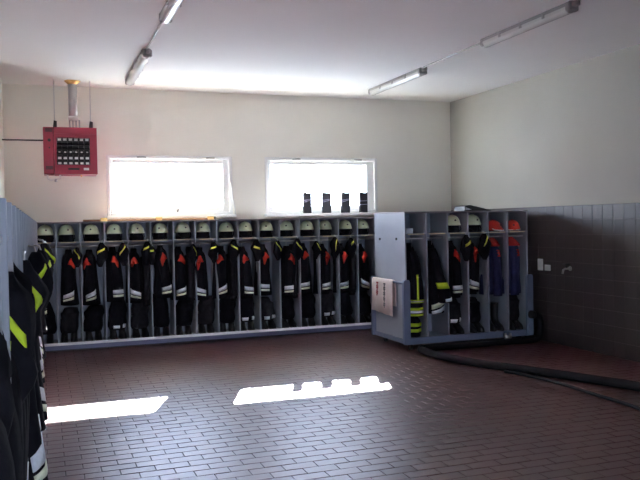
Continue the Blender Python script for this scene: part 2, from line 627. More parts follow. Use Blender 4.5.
def make_rack(name, label, cat, nb, depth, ztop, loc, rz, pitch=PITCH_B, group=None, rail_y=0.10, shelf=True, zs=1.590, zr=1.535, top0=-0.004):
    """open locker rack, local x along the front, local y to the back; bays of one pitch"""
    t = thing(name, label, cat, loc, rz, group)
    L = nb*pitch
    th_ = 0.019
    for k in range(nb+1):
        x = k*pitch
        box('side_panel' if k in (0, nb) else 'divider', M['laminate'], (x-th_/2, x+th_/2, 0.0, depth-0.012, 0.115, ztop-(0.02 if top0 < 0 else 0)), t, 0.002)
    box('top_board', M['laminate_edge'], (-th_/2, L+th_/2, top0, depth, ztop-0.02, ztop), t, 0.002)
    box('base_board', M['laminate'], (-th_/2, L+th_/2, 0.0, depth, 0.097, 0.115), t, 0.002)
    box('base_lip', M['lip_face'], (-th_/2-0.006, L+th_/2+0.006, -0.03, -0.004, 0.03, 0.096), t, 0.004)
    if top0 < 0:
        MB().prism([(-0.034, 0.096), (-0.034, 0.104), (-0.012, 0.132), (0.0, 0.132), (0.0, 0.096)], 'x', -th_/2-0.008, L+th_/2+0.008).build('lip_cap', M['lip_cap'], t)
    box('plinth', M['dark'], (0.03, L-0.03, 0.08, depth-0.04, 0, 0.097), t)
    box('back_panel', M['lam_back'], (-th_/2, L+th_/2, depth-0.012, depth, 0.097, ztop-0.02), t)
    for k in range(nb):
        a, b = k*pitch+th_/2, (k+1)*pitch-th_/2
        box('shelf', M['laminate'], (a, b, 0.01, depth-0.012, zs, zs+0.016), t, 0.002)
        if shelf:
            box('name_label', M['cream_card'], (a+0.05, b-0.06, 0.004, 0.0105, zs+0.002, zs+0.015), t)
        MB().tube([(a, rail_y, zr), (b, rail_y, zr)], 0.0125, 10).build('hanging_rail', M['steel'], t)
    return t


make_rack('locker_rack', 'long grey open locker rack along the back wall under the windows', 'locker rack', NB, 0.485, 1.90, (BX0, BY0, 0), 0)
LY0, NL, LXF = 1.34, 29, -0.085
make_rack('locker_rack', 'grey locker rack along the left wall, seen nearly edge on', 'locker rack', NL, 0.435, 1.90, (LXF, LY0, 0), PI/2, rail_y=0.03, shelf=False, zs=1.79, zr=1.75, top0=0.06)


# ------------------------------------------------------------------ clothing
def jacket(label, group, loc, rz, sx, cx, lean=0.0, length=0.78, sl=0.66, cloth='black_cloth', red=True, bands='silver',
           wide=1.0, front=0.0, seed=0, sub='fire_jacket', hook=0.10, collar=False, lettering=False, slim=1.0, flare=0.0):
    """a jacket on a hanger, hung edge on: hanger along local y, one sleeve towards -y.
    sx, cx: sleeve offset at the shoulder and at the cuff; local z 0 = hem."""
    rr = random.Random(seed)
    t = thing(sub, label, 'jacket', loc, rz, group)
    ph = rr.uniform(0, 6)
    Hh = length
    mid = (sx+cx)/2
    body = Loft([(0, mid*0.6+lean, 0.0, 0.138*wide, 0.155), (0.22*Hh, mid*0.6+lean*0.7, 0.0, 0.130*wide, 0.15), (0.5*Hh, mid*0.7+lean*0.4, 0, 0.112*wide, 0.155),
                 (0.78*Hh, sx*0.7, 0, 0.105*wide, 0.165), (0.92*Hh, sx*0.6, 0, 0.085*wide, 0.165), (0.98*Hh, sx*0.4, 0, 0.05, 0.11),
                 (1.03*Hh, sx*0.2, 0.0, 0.045, 0.06), (1.06*Hh, 0, 0.0, 0.04, 0.05)], 0.09, 4, ph)
    body.mesh(MB(), 20, 16, hollow=0.05).build('body', M[cloth], t)
    z1 = 0.90*Hh
    z0 = z1-sl
    slv = Loft([(z0, cx, -0.155-front, 0.068, 0.045), (z0+0.12*sl, cx, -0.155-front, 0.072, 0.05), (z0+0.4*sl, cx*0.75+sx*0.25, -0.165-front, 0.068, 0.055),
                (z0+0.7*sl, sx*0.75+cx*0.25, -0.165-front, 0.074, 0.06), (z0+0.9*sl, sx, -0.145-front*.6, 0.075, 0.065), (z0+sl, sx*0.9, -0.10, 0.06, 0.06),
                (z0+1.06*sl, sx*0.6, -0.05, 0.03, 0.03)], 0.06, 3, ph+1)
    if flare:
        for q in range(4):
            a = slv.st[q]
            slv.st[q] = (a[0], a[1], a[2]-flare*(1.0, 0.8, 0.3, 0.0)[q], a[3], a[4])
    if slim != 1.0:
        slv.st = [(a[0], a[1], a[2], a[3]*slim, a[4]) for a in slv.st]
    s_ = slv.mesh(MB(), 16, 14, hollow=0.03).build('sleeve', M[cloth], t)
    bsl = Loft([(z0+0.05, mid*.5, 0.135, 0.055, 0.04), (z0+0.4*sl, mid*.5, 0.14, 0.062, 0.045), (z0+0.9*sl, sx*.6, 0.13, 0.07, 0.055), (z0+sl, sx*.5, 0.10, 0.05, 0.05)], 0.06, 3, ph+2)
    bsl.mesh(MB(), 12, 8, hollow=0.03).build('sleeve', M[cloth], t)
    bs = rr.uniform(-0.10, 0.10)
    if bands == 'silver':
        slv.patch(MB(), 0.175, 0.235, -PI*1.02, 0.02, n=2, m=12, slant=bs).build('reflective_band', M['silver_band'], s_)
        slv.patch(MB(), 0.105, 0.155, -PI*1.02, 0.02, n=2, m=12, slant=bs).build('reflective_band', M['pale_band'], s_)
    elif bands == 'lime':
        slv.patch(MB(), 0.165, 0.235, -PI*1.02, 0.02, n=2, m=12).build('reflective_band', M['lime_band'], s_)
        slv.patch(MB(), 0.145, 0.165, -PI*1.02, 0.02, n=2, m=12).build('reflective_band', M['silver_band'], s_)
    if red:
        c_ = -PI/2+rr.uniform(-0.35, 0.35)
        sd = rr.choice((-1, 1))
        j = lambda w_: rr.uniform(-w_, w_)
        rows_ = [(0.87+j(.02), c_-0.03, c_+0.05), (0.79, c_-0.22+j(.08), c_+0.22+j(.08)), (0.71, c_-0.50+j(.12), c_+0.45+j(.12)), (0.63+j(.02), c_-0.85+j(.15), c_+0.72+j(.12)),
                 (0.615, c_-0.15+j(.2), c_+0.74), (0.52+j(.05), c_+0.42+j(.1), c_+0.62)]
        if sd < 0:
            rows_ = [(t_, 2*c_-b_, 2*c_-a_) for t_, a_, b_ in rows_]
        slv.rowpatch(MB(), rows_).build('shoulder_panel', M['red_cloth'], s_)
    if collar:
        cl = Loft([(0.89*Hh, sx*.5, -0.09, 0.105, 0.135), (0.95*Hh, sx*.4, -0.06, 0.098, 0.13), (1.03*Hh, sx*.3, -0.02, 0.07, 0.085), (1.06*Hh, sx*.2, 0, 0.05, 0.06)], 0.12, 3, ph)
        cl.mesh(MB(), 16, 6).build('collar', M['dull_red'], t)
    if lettering:
        mb = MB()
        for tt in (0.66, 0.61, 0.56):
            slv.patch(mb, tt, tt+0.028, -PI/2-0.1, -PI/2+0.55, n=1, m=4, off=0.007)
        slv.patch(mb, 0.56, 0.68, -PI/2+0.2, -PI/2+0.4, n=3, m=2, off=0.007)
        mb.build('badge', M['red_cloth'], s_)
    # hanger: bar through the shoulders and a wire hook over the rail
    hg = MB()
    hg.tube([(0, -0.13, 0.93*Hh), (0, 0, 1.0*Hh), (0, 0.13, 0.93*Hh)], 0.009, 8)
    zt = 1.06*Hh+hook
    hg.tube([(0, 0, 0.99*Hh), (0, 0, zt-0.03), (0, -0.018, zt-0.012), (0, 0, zt+0.005), (0, 0.017, zt-0.012), (0, 0.018, zt-0.022)], 0.004, 6)
    hg.build('hanger', M['steel'], t)
    return t


def hood(label, group, loc, rz, ang, seed=0, scale=1.0, stripe='yellow_band', cat='hood'):
    """a black cloth hood bunched on a coat hook, local z 0 = lowest point"""
    rr = random.Random(seed+50)
    t = thing('cloth_hood', label, cat, loc, rz, group)
    ph = rr.uniform(0, 6)
    k = scale
    q = [rr.uniform(-0.02, 0.02) for _ in range(4)]
    lf = Loft([(-0.03*k, q[0]*k, 0, 0.022*k, 0.02*k), (0.03*k, q[0]*k, 0, 0.050*k, 0.04*k), (0.10*k, q[1]*k, 0, 0.072*k, 0.058*k), (0.17*k, q[2]*k*.7, 0, 0.076*k, 0.058*k), (0.23*k, q[3]*k*.5, 0, 0.058*k, 0.045*k), (0.27*k, 0, 0.0, 0.038*k, 0.03*k),
               (0.30*k, 0.005*k, 0.01, 0.020*k, 0.018*k)], 0.17, 3, ph)
    b = lf.mesh(MB(), 18, 14).build('hood_cloth', M['black_cloth'], t)
    if stripe:
        c_ = rr.uniform(-0.35, 0.35)
        w_ = rr.uniform(0.4, 0.75)
        tt = rr.uniform(0.52, 0.66)
        lf.patch(MB(), tt-0.04, tt+0.04, -PI/2-w_+c_, -PI/2+w_+c_, n=3, m=10, slant=ang*1.5, off=0.006).build('stripe', M[stripe], b)
    MB().tube([(0.005*k, 0.01, 0.29*k), (0.005*k, 0.03, 0.325*k), (0.005*k, 0.062+0.03, 0.33*k)], 0.006, 8).build('hook', M['steel'], t)
    return t


def boots(label, group, loc, rz=0.0, seed=0, tall=0.58, wide=1.0, glint=False, bare=False):
    """a pair of rubber boots with trousers bunched down over the shafts"""
    rr = random.Random(seed+99)
    t = thing('boots_in_trousers' if not bare else 'rubber_boots', label, 'boots', loc, rz, group)
    for sx in (-1, 1):
        x = 0.068*sx
        h = 0.34 if not bare else 0.40
        lf = Loft([(0, x, -0.05, 0.048, 0.135), (0.025, x, -0.05, 0.05, 0.14), (0.07, x, -0.04, 0.048, 0.125), (0.11, x, -0.005, 0.046, 0.085), (0.16, x, 0.02, 0.045, 0.062),
                   (0.24, x, 0.025, 0.052, 0.06), (h, x, 0.025, 0.06, 0.066)], 0.02, 3, rr.uniform(0, 6))
        b = lf.mesh(MB(), 14, 12).build('boot', M['rubber'], t)
        s_ = Loft([(-0.0, x, -0.05, 0.051, 0.138), (0.022, x, -0.05, 0.053, 0.143)], 0, 3, 0)
        s_.mesh(MB(), 14, 2).build('sole', M['dark'], b)
    if bare:
        return t
    ph = rr.uniform(0, 6)
    lean = rr.uniform(-0.03, 0.03)
    lf = Loft([(0.13, 0, 0.02, 0.125*wide, 0.085), (0.20, 0, 0.015, 0.15*wide, 0.115), (0.33, lean*.5, 0.02, 0.14*wide, 0.11), (0.42, lean, 0.02, 0.148*wide, 0.115),
               (tall-0.06, lean*1.5, 0.02, 0.12*wide, 0.10), (tall, lean*2, 0.03, 0.10*wide, 0.08), (tall-0.02, lean*2, 0.03, 0.07*wide, 0.05)], 0.10, 5, ph)
    tr = lf.mesh(MB(), 20, 16, hollow=0.03).build('trousers', M['grey_cloth' if seed % 3 == 1 else 'black_cloth'], t)
    if glint:
        lf.patch(MB(), 0.08, 0.18, -PI/2-0.6, -PI/2+0.1, n=2, m=6, off=0.006).build('reflective_band', M['silver_band'], tr)
        lf.patch(MB(), 0.10, 0.20, -PI/2+0.55, -PI/2+1.0, n=2, m=4, off=0.006).build('reflective_band', M['silver_band'], tr)
    return t


def helmet(label, group, loc, rz=0.0, shell='helmet', seed=0, cloth=True):
    """fire helmet: domed shell with rim and crest, badge, chin strap and black neck cloth below"""
    t = thing('fire_helmet', label, 'helmet', loc, rz, group)
    b0 = 0.105 if cloth else 0.02
    prof = [(0.0, 1.10), (0.012, 1.13), (0.02, 1.08), (0.05, 1.02), (0.085, 0.93), (0.115, 0.76), (0.135, 0.55), (0.147, 0.30), (0.151, 0.06)]
    seg = 22
    rs = []
    for z, k in [(0.012, 0.9)] + prof:
        rg = []
        for j in range(seg):
            a = 2*PI*j/seg
            brim = 1.0+(0.10*max(0, -math.sin(a))**3 if z < 0.03 else 0)
            rg.append((0.108*k*math.cos(a), 0.130*k*math.sin(a)*brim, b0+z - (0.02*max(0, math.sin(a)) if z < 0.03 else 0)))
        rs.append(rg)
    sh = MB().rings(rs).build('shell', M[shell], t)
    cr_ = []
    for i in range(9):
        f = -1+i/4.0
        a = f*1.15
        y, z = 0.118*math.sin(a), b0+0.03+0.124*math.cos(a)
        cr_.append([(-0.012, y, z-0.012), (-0.008, y, z+0.003), (0.008, y, z+0.003), (0.012, y, z-0.012)])
    MB().rings(cr_).build('crest', M[shell], sh)
    MB().tube([(0, -0.112, b0+0.075), (0, -0.129, b0+0.07)], 0.013, 10).build('badge', M['dark'], sh)
    if cloth:
        lf = Loft([(0, 0, 0.01, 0.105, 0.11), (0.02, 0, 0.01, 0.11, 0.115), (0.07, 0, 0.005, 0.10, 0.118), (0.118, 0, 0, 0.095, 0.12)], 0.05, 6, seed)
        lf.mesh(MB(), 20, 6).build('neck_cloth', M['black_cloth'], t)
        MB().tube([(-0.104, -0.03, b0+0.01), (-0.108, -0.07, 0.06), (-0.06, -0.124, 0.018), (0.05, -0.128, 0.012), (0.106, -0.075, 0.05), (0.104, -0.03, b0+0.01)], 0.006, 6).build('chin_strap', M['grey_cloth'], t)
    else:
        lf = Loft([(0, 0, 0.0, 0.085, 0.105), (0.03, 0, 0, 0.095, 0.115), (0.055, 0, 0, 0.098, 0.12)], 0.02, 5, seed)
        lf.mesh(MB(), 20, 4).build('liner', M['dark'], t)
        MB().tube([(-0.10, -0.02, 0.05), (-0.105, -0.09, 0.025), (-0.03, -0.15, 0.02), (0.06, -0.145, 0.02), (0.104, -0.08, 0.028), (0.10, -0.02, 0.05)], 0.009, 6).build('chin_strap', M['white'], t)
    return t


def bx_of(px, py=290):
    return ray_at(px, py, 1, BY0).x


BAY = [  # red px, band px, hood px (None = no hood), stripe slope, jacket lift, glint
    None,
    (69, 67, 77, -0.28, 0.00, False),
    (90, 93, 101.5, 0.10, -0.01, False),
    (113.5, 117.5, 123, 0.26, 0.02, True),
    (135, 136.5, 147, 0.08, -0.01, False),
    (162, 167, 150.5, 0.0, 0.04, False),
    (178, 179, 193, -0.26, 0.0, False),
    (200, 203, 213.5, 0.05, -0.02, False),
    (221, 224, 234, -0.1, -0.01, False),
    (243, 248, 256, -0.05, -0.03, True),
    (265, 264.5, 277.5, -0.28, 0.0, True),
    (290, 289, 297.5, -0.2, -0.04, False),
    (306, 306.5, 316.5, -0.22, 0.0, False),
    (323, 324, 335, 0.28, -0.02, True),
    (343, 343.5, 351, 0.12, -0.02, False),
    (364, 366, None, 0, -0.03, False),
]
for k in range(NB):
    xc = BX0+(k+0.5)*PITCH_B
    nth = ORD[k]
    helmet('pale green fire helmet on the shelf of the %s bay of the back rack' % nth, 'pale helmets on the back rack',
           (xc+(0.02 if k == 0 else random.uniform(-0.025, 0.02)), BY0+0.185, 1.606), random.uniform(-0.35, 0.35), seed=k)
    boots('dark boots with trousers bunched over them in the %s bay of the back rack' % nth, 'boots in the back rack',
          (xc+random.uniform(-0.015, 0.015), BY0+0.22, 0.115), random.uniform(-0.12, 0.12), seed=k, tall=random.uniform(0.50, 0.66),
          wide=random.uniform(0.88, 1.02), glint=bool(BAY[k] and BAY[k][5]))
    if BAY[k] is None:
        continue
    rpx, bpx, hpx, sl_, lift, gl = BAY[k]
    xr, xb = bx_of(rpx, 258), bx_of(bpx, 290)
    lo, hi = BX0+k*PITCH_B+0.08, BX0+(k+1)*PITCH_B-0.09
    xo = min(max(xr, lo+0.02), hi-0.02)
    jacket('black fire jacket with red shoulder panel in the %s bay of the back rack' % nth, 'fire jackets in the back rack',
           (xo, BY0+0.20, 0.665+lift), random.uniform(-0.22, 0.22), min(max(xr, lo), hi)-xo, min(max(xb, lo), hi)-xo,
           lean=random.uniform(-0.02, 0.02), seed=k, wide=random.uniform(0.9, 1.08), hook=1.545-1.06*0.78-(0.665+lift), front=0.02)
    if hpx:
        p = ray_at(hpx, 256, 1, BY0-0.075)
        hood('black cloth hood with yellow stripe hung at the %s bay of the back rack' % nth, 'hoods along the back rack',
             (p.x, BY0-0.085, 1.26), random.uniform(-0.3, 0.3), sl_, seed=k, scale=random.uniform(0.88, 1.1))
    if k in (4, 6, 8, 11, 14):
        jacket('plain charcoal work jacket hanging behind the hood in the %s bay of the back rack' % nth, 'work jackets in the back rack',
               (BX0+(k+1)*PITCH_B-0.068, BY0+0.22, 0.60), 0, 0, 0, seed=200+k, cloth='grey_cloth', red=False, bands=None, wide=0.45, length=0.83, hook=1.545-1.06*0.83-0.60, sub='work_jacket', slim=0.72)

# left rack: jackets hung side by side, sleeves out into the room
REACH = [-0.054, -0.059, -0.063, -0.066, -0.068, -0.068, 0.012, -0.01, -0.02, -0.01]
for k in range(0, NL-1):
    yc = LY0+(k+0.5)*PITCH_B
    nth = ORD[k]
    rr = random.Random(300+k)
    reach = REACH[k] if k < len(REACH) else rr.uniform(-4, 3.5)*yc/FPX
    lz = (0.70 if k < 6 else 0.74 if k == 6 else 0.64)+rr.uniform(-0.03, 0.03)
    jacket('black fire jacket in the left wall rack, %s one counted from the camera' % nth, 'fire jackets in the left wall rack',
           (reach-(0.256 if k < 6 else 0.335), yc, lz), PI/2, rr.uniform(-0.02, 0.02), rr.uniform(-0.05, 0.04), seed=100+k, sl=0.82 if k < 6 else rr.uniform(0.82, 0.9), flare=0 if k < 6 else 0.085, bands='silver' if k < 9 or k % 2 else None, length=0.95,
           red=(k % 5 == 2 and k > 4), wide=1.05, hook=1.76-1.06*0.95-lz, front=0.03)
    boots('dark boots in trousers in the left wall rack under the %s jacket' % nth, 'boots in the left rack',
          (LXF-0.22, yc, 0.115), PI/2, seed=k, tall=0.55)
for k in range(5):
    px_ = (11, 15, 0, 17.5, 20.5)[k]
    yc = LY0+(k+0.62)*PITCH_B
    if k == 2:
        hood('black cloth hood with broad neon stripe nearest the camera in the left wall rack', 'hoods along the left rack',
             (-0.11, 2.27, 1.39), 0.0, -0.2, seed=411, scale=1.05, stripe='lime_band')
    if k == 2:
        continue
    hood('plain black cloth hood over the %s jacket of the left wall rack' % ORD[k], 'plain hoods in the left rack',
         ((px_-44)*yc/FPX-0.088, yc, 1.36), 0.5+0.3*(k % 3), 0, seed=400+k, scale=1.12, stripe=None)
for i, (x, y, z, rz_, sl_) in enumerate(((-0.125, 2.62, 1.40, 0.2, 0.16), (-0.088, 3.42, 1.36, 0.0, -0.22), (-0.13, 2.25, 1.30, 0.1, -0.1), (-0.045, 4.55, 1.36, 0.5, 0.15),
                                         (-0.02, 5.6, 1.34, 0.6, 0.1), (0.0, 6.95, 1.36, 0.6, -0.2), (0.01, 8.3, 1.33, 0.7, 0.2), (0.025, 9.65, 1.30, 0.6, 0.1))):
    hood('black cloth hood with neon stripe in the left wall rack, %s one from the camera' % ORD[(2, 3, 1, 4, 5, 6, 7, 8)[i]], 'hoods along the left rack',
         (x, y, z), rz_, sl_, seed=20+i, scale=1.1, stripe='lime_band')

# ------------------------------------------------------------------ mobile rack on the right
MX0, MY0, MD, MZ0, MZ1 = 4.745, 9.60, 1.03, 0.10, 1.955
NM = 6
PM = 0.334
mr_ = thing('mobile_rack', 'grey wheeled double locker rack with push handles near the tiled wall', 'locker rack', (MX0, MY0, 0))
Lm = NM*PM
th_ = 0.02
for k in range(NM+1):
    x = k*PM
    if k in (0, NM):
        box('end_panel', M['laminate'], (x-th_/2, x+th_/2, 0, MD, MZ0+0.06, MZ1-0.02), mr_, 0.002)
    else:
        box('divider', M['laminate'], (x-th_/2, x+th_/2, 0, MD/2-0.01, MZ0+0.08, MZ1-0.02), mr_, 0.002)
        box('divider', M['laminate'], (x-th_/2, x+th_/2, MD/2+0.01, MD, MZ0+0.08, MZ1-0.02), mr_, 0.002)
box('top_board', M['laminate_edge'], (-th_/2, Lm+th_/2, -0.004, MD+0.004, MZ1-0.02, MZ1), mr_, 0.002)
box('base_board', M['laminate'], (0.01, Lm-0.01, 0, MD, MZ0+0.06, MZ0+0.08), mr_)
box('base_lip', M['board_blue'], (-0.01, Lm+0.01, -0.025, -0.004, MZ0-0.01, MZ0+0.085), mr_, 0.005)
box('base_lip', M['board_blue'], (-0.01, Lm+0.01, MD+0.004, MD+0.025, MZ0-0.01, MZ0+0.085), mr_, 0.005)
box('back_panel', M['lam_back'], (0.01, Lm-0.01, MD/2-0.01, MD/2+0.01, MZ0+0.08, MZ1-0.02), mr_)
for k in range(NM):
    a, b = k*PM+th_/2, (k+1)*PM-th_/2
    box('shelf', M['laminate'], (a, b, 0.01, MD/2-0.01, 1.628, 1.645), mr_, 0.002)
    box('name_label', M['cream_card'], (a+0.03, b-0.03, 0.003, 0.0105, 1.63, 1.644), mr_)
    MB().tube([(a, 0.10, 1.575), (b, 0.10, 1.575)], 0.0125, 10).build('hanging_rail', M['steel'], mr_)
for s_x, x in ((-1, 0.0), (0.2, Lm)):
    for y in (-0.06, MD-0.005):
        prof = [(x-0.045+s_x*0.02, 0.10), (x+0.045+s_x*0.02, 0.10), (x+0.05+s_x*0.02, 0.16), (x+0.05+s_x*0.02, 0.97), (x+0.035+s_x*0.02, 1.0), (x-0.035+s_x*0.02, 1.0), (x-0.05+s_x*0.02, 0.97), (x-0.05+s_x*0.02, 0.16)]
        MB().prism(prof, 'y', y-0.0, y+0.05).build('handle_post', M['board_blue'], mr_)
    xx = x+s_x*0.05
    MB().tube([(xx, -0.05, 0.955), (xx, MD+0.03, 0.955)], 0.016, 12).build('handle_bar', M['board_blue'], mr_)
    box('rail_board', M['board_blue'], (min(x, x+s_x*0.035), max(x, x+s_x*0.035), -0.01, MD, MZ0, MZ0+0.06), mr_)
for px_, py_ in ((380, 239), (396.5, 239)):
    p = ray_at(px_, py_, 0, MX0-0.012)
    MB().tube([(p.x-MX0-0.012, p.y-MY0, p.z), (p.x-MX0+0.004, p.y-MY0, p.z)], 0.018, 12).build('bolt', M['dark'], mr_)
for x in (0.10, Lm-0.10):
    for y in (0.10, MD-0.10):
        c_ = MB().tube([(x-0.018, y, 0.045), (x+0.018, y, 0.045)], 0.045, 16).build('castor', M['rubber'], mr_)
        box('castor_fork', M['steel'], (x-0.028, x+0.028, y-0.02, y+0.02, 0.088, MZ0+0.062), c_)


def mbay(k):
    return MX0+(k+0.5)*PM


GM = 'clothes in the wheeled rack'
for k, nth in ((2, 'third'), (3, 'fourth')):
    helmet('pale green fire helmet on the %s shelf bay of the wheeled rack' % nth, 'pale helmets on the wheeled rack', (mbay(k)-0.01, MY0+0.15, 1.645), random.uniform(-0.3, 0.3), seed=40+k)
for k, nth in ((4, 'fifth'), (5, 'sixth')):
    helmet('small red youth helmet on the %s shelf bay of the wheeled rack' % nth, 'red helmets on the wheeled rack', (mbay(k)+0.01, MY0+0.15, 1.645), 0.5 if k == 4 else -0.4, shell='helmet_red', seed=44+k, cloth=False)
HOOKM = lambda z, L: 1.585-1.06*L-z
j = jacket('black fire jacket with red shoulder panel in the third bay of the wheeled rack', GM, (mbay(2)-0.03, MY0+0.2, 0.70), 0, -0.02, 0.03, seed=61, hook=HOOKM(0.70, 0.78), front=0.02)
j = jacket('black jacket with dull red shoulder in the fourth bay of the wheeled rack', GM, (mbay(3)-0.06, MY0+0.2, 0.74), 0, -0.01, 0.0, seed=62, wide=0.8, hook=HOOKM(0.74, 0.78), front=0.02)
p = ray_at(466, 250, 1, MY0-0.08)
hood('black cloth hood with yellow stripe at the third bay of the wheeled rack', GM, (p.x, MY0-0.085, 1.27), 0.1, 0.1, seed=71, scale=1.15)
p = ray_at(484, 246, 1, MY0-0.08)
hood('black cloth hood with small stripe at the fourth bay of the wheeled rack', GM, (p.x, MY0-0.085, 1.28), -0.2, 0.25, seed=72, scale=1.15)
for k, nth in ((4, 'fifth'), (5, 'sixth')):
    jacket('navy blue youth jacket with red collar in the %s bay of the wheeled rack' % nth, GM, (mbay(k)-0.03, MY0+0.2, 0.72), 0, 0.0, 0.03 if k == 4 else -0.01, seed=63+k, cloth='navy_cloth', red=False,
           bands=None, wide=1.3, hook=HOOKM(0.72, 0.80), length=0.80, collar=True, lettering=True, sl=0.74, sub='youth_jacket', front=0.02)


def turnout(label, loc, second=False, seed=0):
    """long heavy turnout coat with lime and silver trim on hem, front edge and sleeve"""
    t = thing('turnout_coat', label, 'jacket', loc, 0, GM)
    H_ = 1.02
    k = 0.012 if second else 0.0
    body = Loft([(0, k, -0.03, 0.15, 0.19), (0.2, k, -0.03, 0.15, 0.185), (0.45, k*.9, -0.02, 0.145, 0.175), (0.75, -0.01, 0, 0.12, 0.165), (0.92, -0.02, 0, 0.065, 0.15), (1.0, -0.02, 0, 0.045, 0.09), (1.04, -0.02, 0, 0.03, 0.05)], 0.07, 4, seed)
    b = body.mesh(MB(), 22, 18, hollow=0.05).build('body', M['black_cloth'], t)
    q_ = 0.085 if second else 0.0
    sl = Loft([(0.20 if not second else 0.16, k+q_, -0.20-q_*0.9, 0.095, 0.06), (0.32, k+q_*.8, -0.20-q_*.8, 0.095, 0.065), (0.55, k*.6+q_*.4, -0.19, 0.08, 0.065), (0.80, -0.01, -0.16, 0.075, 0.065), (0.93, -0.02, -0.10, 0.055, 0.05)], 0.06, 3, seed+2)
    s_ = sl.mesh(MB(), 16, 12, hollow=0.03).build('sleeve', M['black_cloth'], t)
    if not second:
        sl.patch(MB(), 0.13, 0.55, -PI/2-0.35, -PI/2-0.02, n=10, m=2, off=0.005).build('trim_strip', M['lime_band'], s_)
        for a_, c_ in ((0.02, 'lime_band'), (0.065, 'silver_band'), (0.10, 'lime_band')):
            sl.patch(MB(), a_, a_+(0.03 if c_ == 'lime_band' else 0.02), -PI, 0.2, n=1, m=12, off=0.005).build('trim_strip', M[c_], s_)
        for a_, c_ in ((0.02, 'lime_band'), (0.06, 'silver_band'), (0.09, 'lime_band')):
            body.patch(MB(), a_, a_+0.028, -PI*0.95, -0.1, n=1, m=14, off=0.006).build('trim_strip', M[c_], b)
    else:
        sl.patch(MB(), 0.30, 0.39, -PI, 0.0, n=1, m=12, off=0.005).build('trim_strip', M['lime_band'], s_)
        for a_, c_ in ((0.03, 'silver_band'), (0.10, 'pale_band')):
            body.patch(MB(), a_, a_+0.05, -PI*0.7, 0.1, n=1, m=14, slant=0.07, off=0.006).build('trim_strip', M[c_], b)
        sl.patch(MB(), 0.05, 0.13, -PI*.6, 0.3, n=1, m=10, slant=0.04, off=0.005).build('trim_strip', M['silver_band'], s_)
    zt = 1.585-loc[2]
    MB().tube([(-0.02, -0.10, 0.0), (-0.02, -0.10, 0)] if False else [(-0.02, -0.1, 0.97), (-0.02, -0.1, zt-0.03), (-0.02, -0.118, zt-0.012), (-0.02, -0.1, zt+0.005), (-0.02, -0.083, zt-0.012)], 0.004, 6).build('hanger', M['steel'], t)
    return t


turnout('long black turnout coat with lime hem bands and strip in first bay of wheeled rack', (mbay(0)+0.0, MY0+0.2, 0.47), seed=1)
turnout('long black turnout coat with one lime sleeve band in second bay of wheeled rack', (mbay(1)-0.02, MY0+0.2, 0.50), True, seed=3)
t = thing('work_trousers', 'black trousers with lime bands folded at bottom of first wheeled rack bay', 'trousers', (mbay(0)+0.0, MY0+0.17, MZ0+0.08))
lf = Loft([(0, 0.0, 0, 0.11, 0.12), (0.06, 0.0, 0, 0.12, 0.13), (0.14, 0.01, 0, 0.11, 0.12), (0.22, 0.02, 0, 0.10, 0.10), (0.27, 0.02, 0, 0.06, 0.06)], 0.09, 5, 2)
b = lf.mesh(MB(), 20, 10).build('trouser_cloth', M['black_cloth'], t)
for a_ in (0.28, 0.52):
    lf.patch(MB(), a_, a_+0.14, -PI*.9, -0.3, n=1, m=12, off=0.006).build('trim_strip', M['lime_band'], b)
for k, nth, gl, bare in ((2, 'third', True, False), (3, 'fourth', False, False), (4, 'fifth', False, True), (5, 'sixth', False, False)):
    boots(('tall black rubber boots standing in the %s bay of the wheeled rack' if bare else 'dark boots with trousers over them in the %s bay of wheeled rack') % nth, GM, (mbay(k), MY0+0.2, MZ0+0.08), 0.1, seed=80+k, tall=0.50, glint=gl, bare=bare)
# small clear goggles on the first shelf
t = thing('safety_goggles', 'clear safety goggles on the shelf of the first wheeled rack bay', 'goggles', (mbay(0)-0.02, MY0+0.2, 1.645), 0.2)
MB().rings([[(-0.075+0.15*i/8, -0.06+0.05*((i-4)/4)**2+dy, z) for z, dy in ((0.0, 0), (0.075, 0.0), (0.075, 0.012), (0.0, 0.012))] for i in range(9)]).build('lens', M['silver_band'], t)
MB().tube([(-0.075, 0.0, 0.04), (-0.06, 0.09, 0.03), (0.06, 0.09, 0.03), (0.075, 0.0, 0.04)], 0.008, 8).build('strap', M['dark'], t)

# towel over the push handle
t = thing('towel', 'pale pinkish towel with embroidered strips hung over the rack push handle', 'towel', (MX0-0.07, MY0+0.0, 0.0))
TY0, TY1 = 0.27, 0.98
TDZ = -0.075


def towel_ring(y, zlo, zback):
    wv = 0.006*math.sin(y*23)+0.004*math.sin(y*51+1)
    pts = [(-0.030+wv*1.5, zlo), (-0.027+wv, 0.80), (-0.024, 0.97), (-0.016, 1.045), (0.004, 1.065), (0.03, 1.05), (0.040, 0.97), (0.042+wv, 0.8), (0.043+wv, zback)]
    outer = [(x, z+TDZ) for x, z in pts]
    return [(x, y, z) for x, z in outer] + [(x+(0.009 if i < 4 else -0.009 if i > 4 else 0), y, z-(0.009 if i == 4 else 0)) for i, (x, z) in reversed(list(enumerate(outer)))]


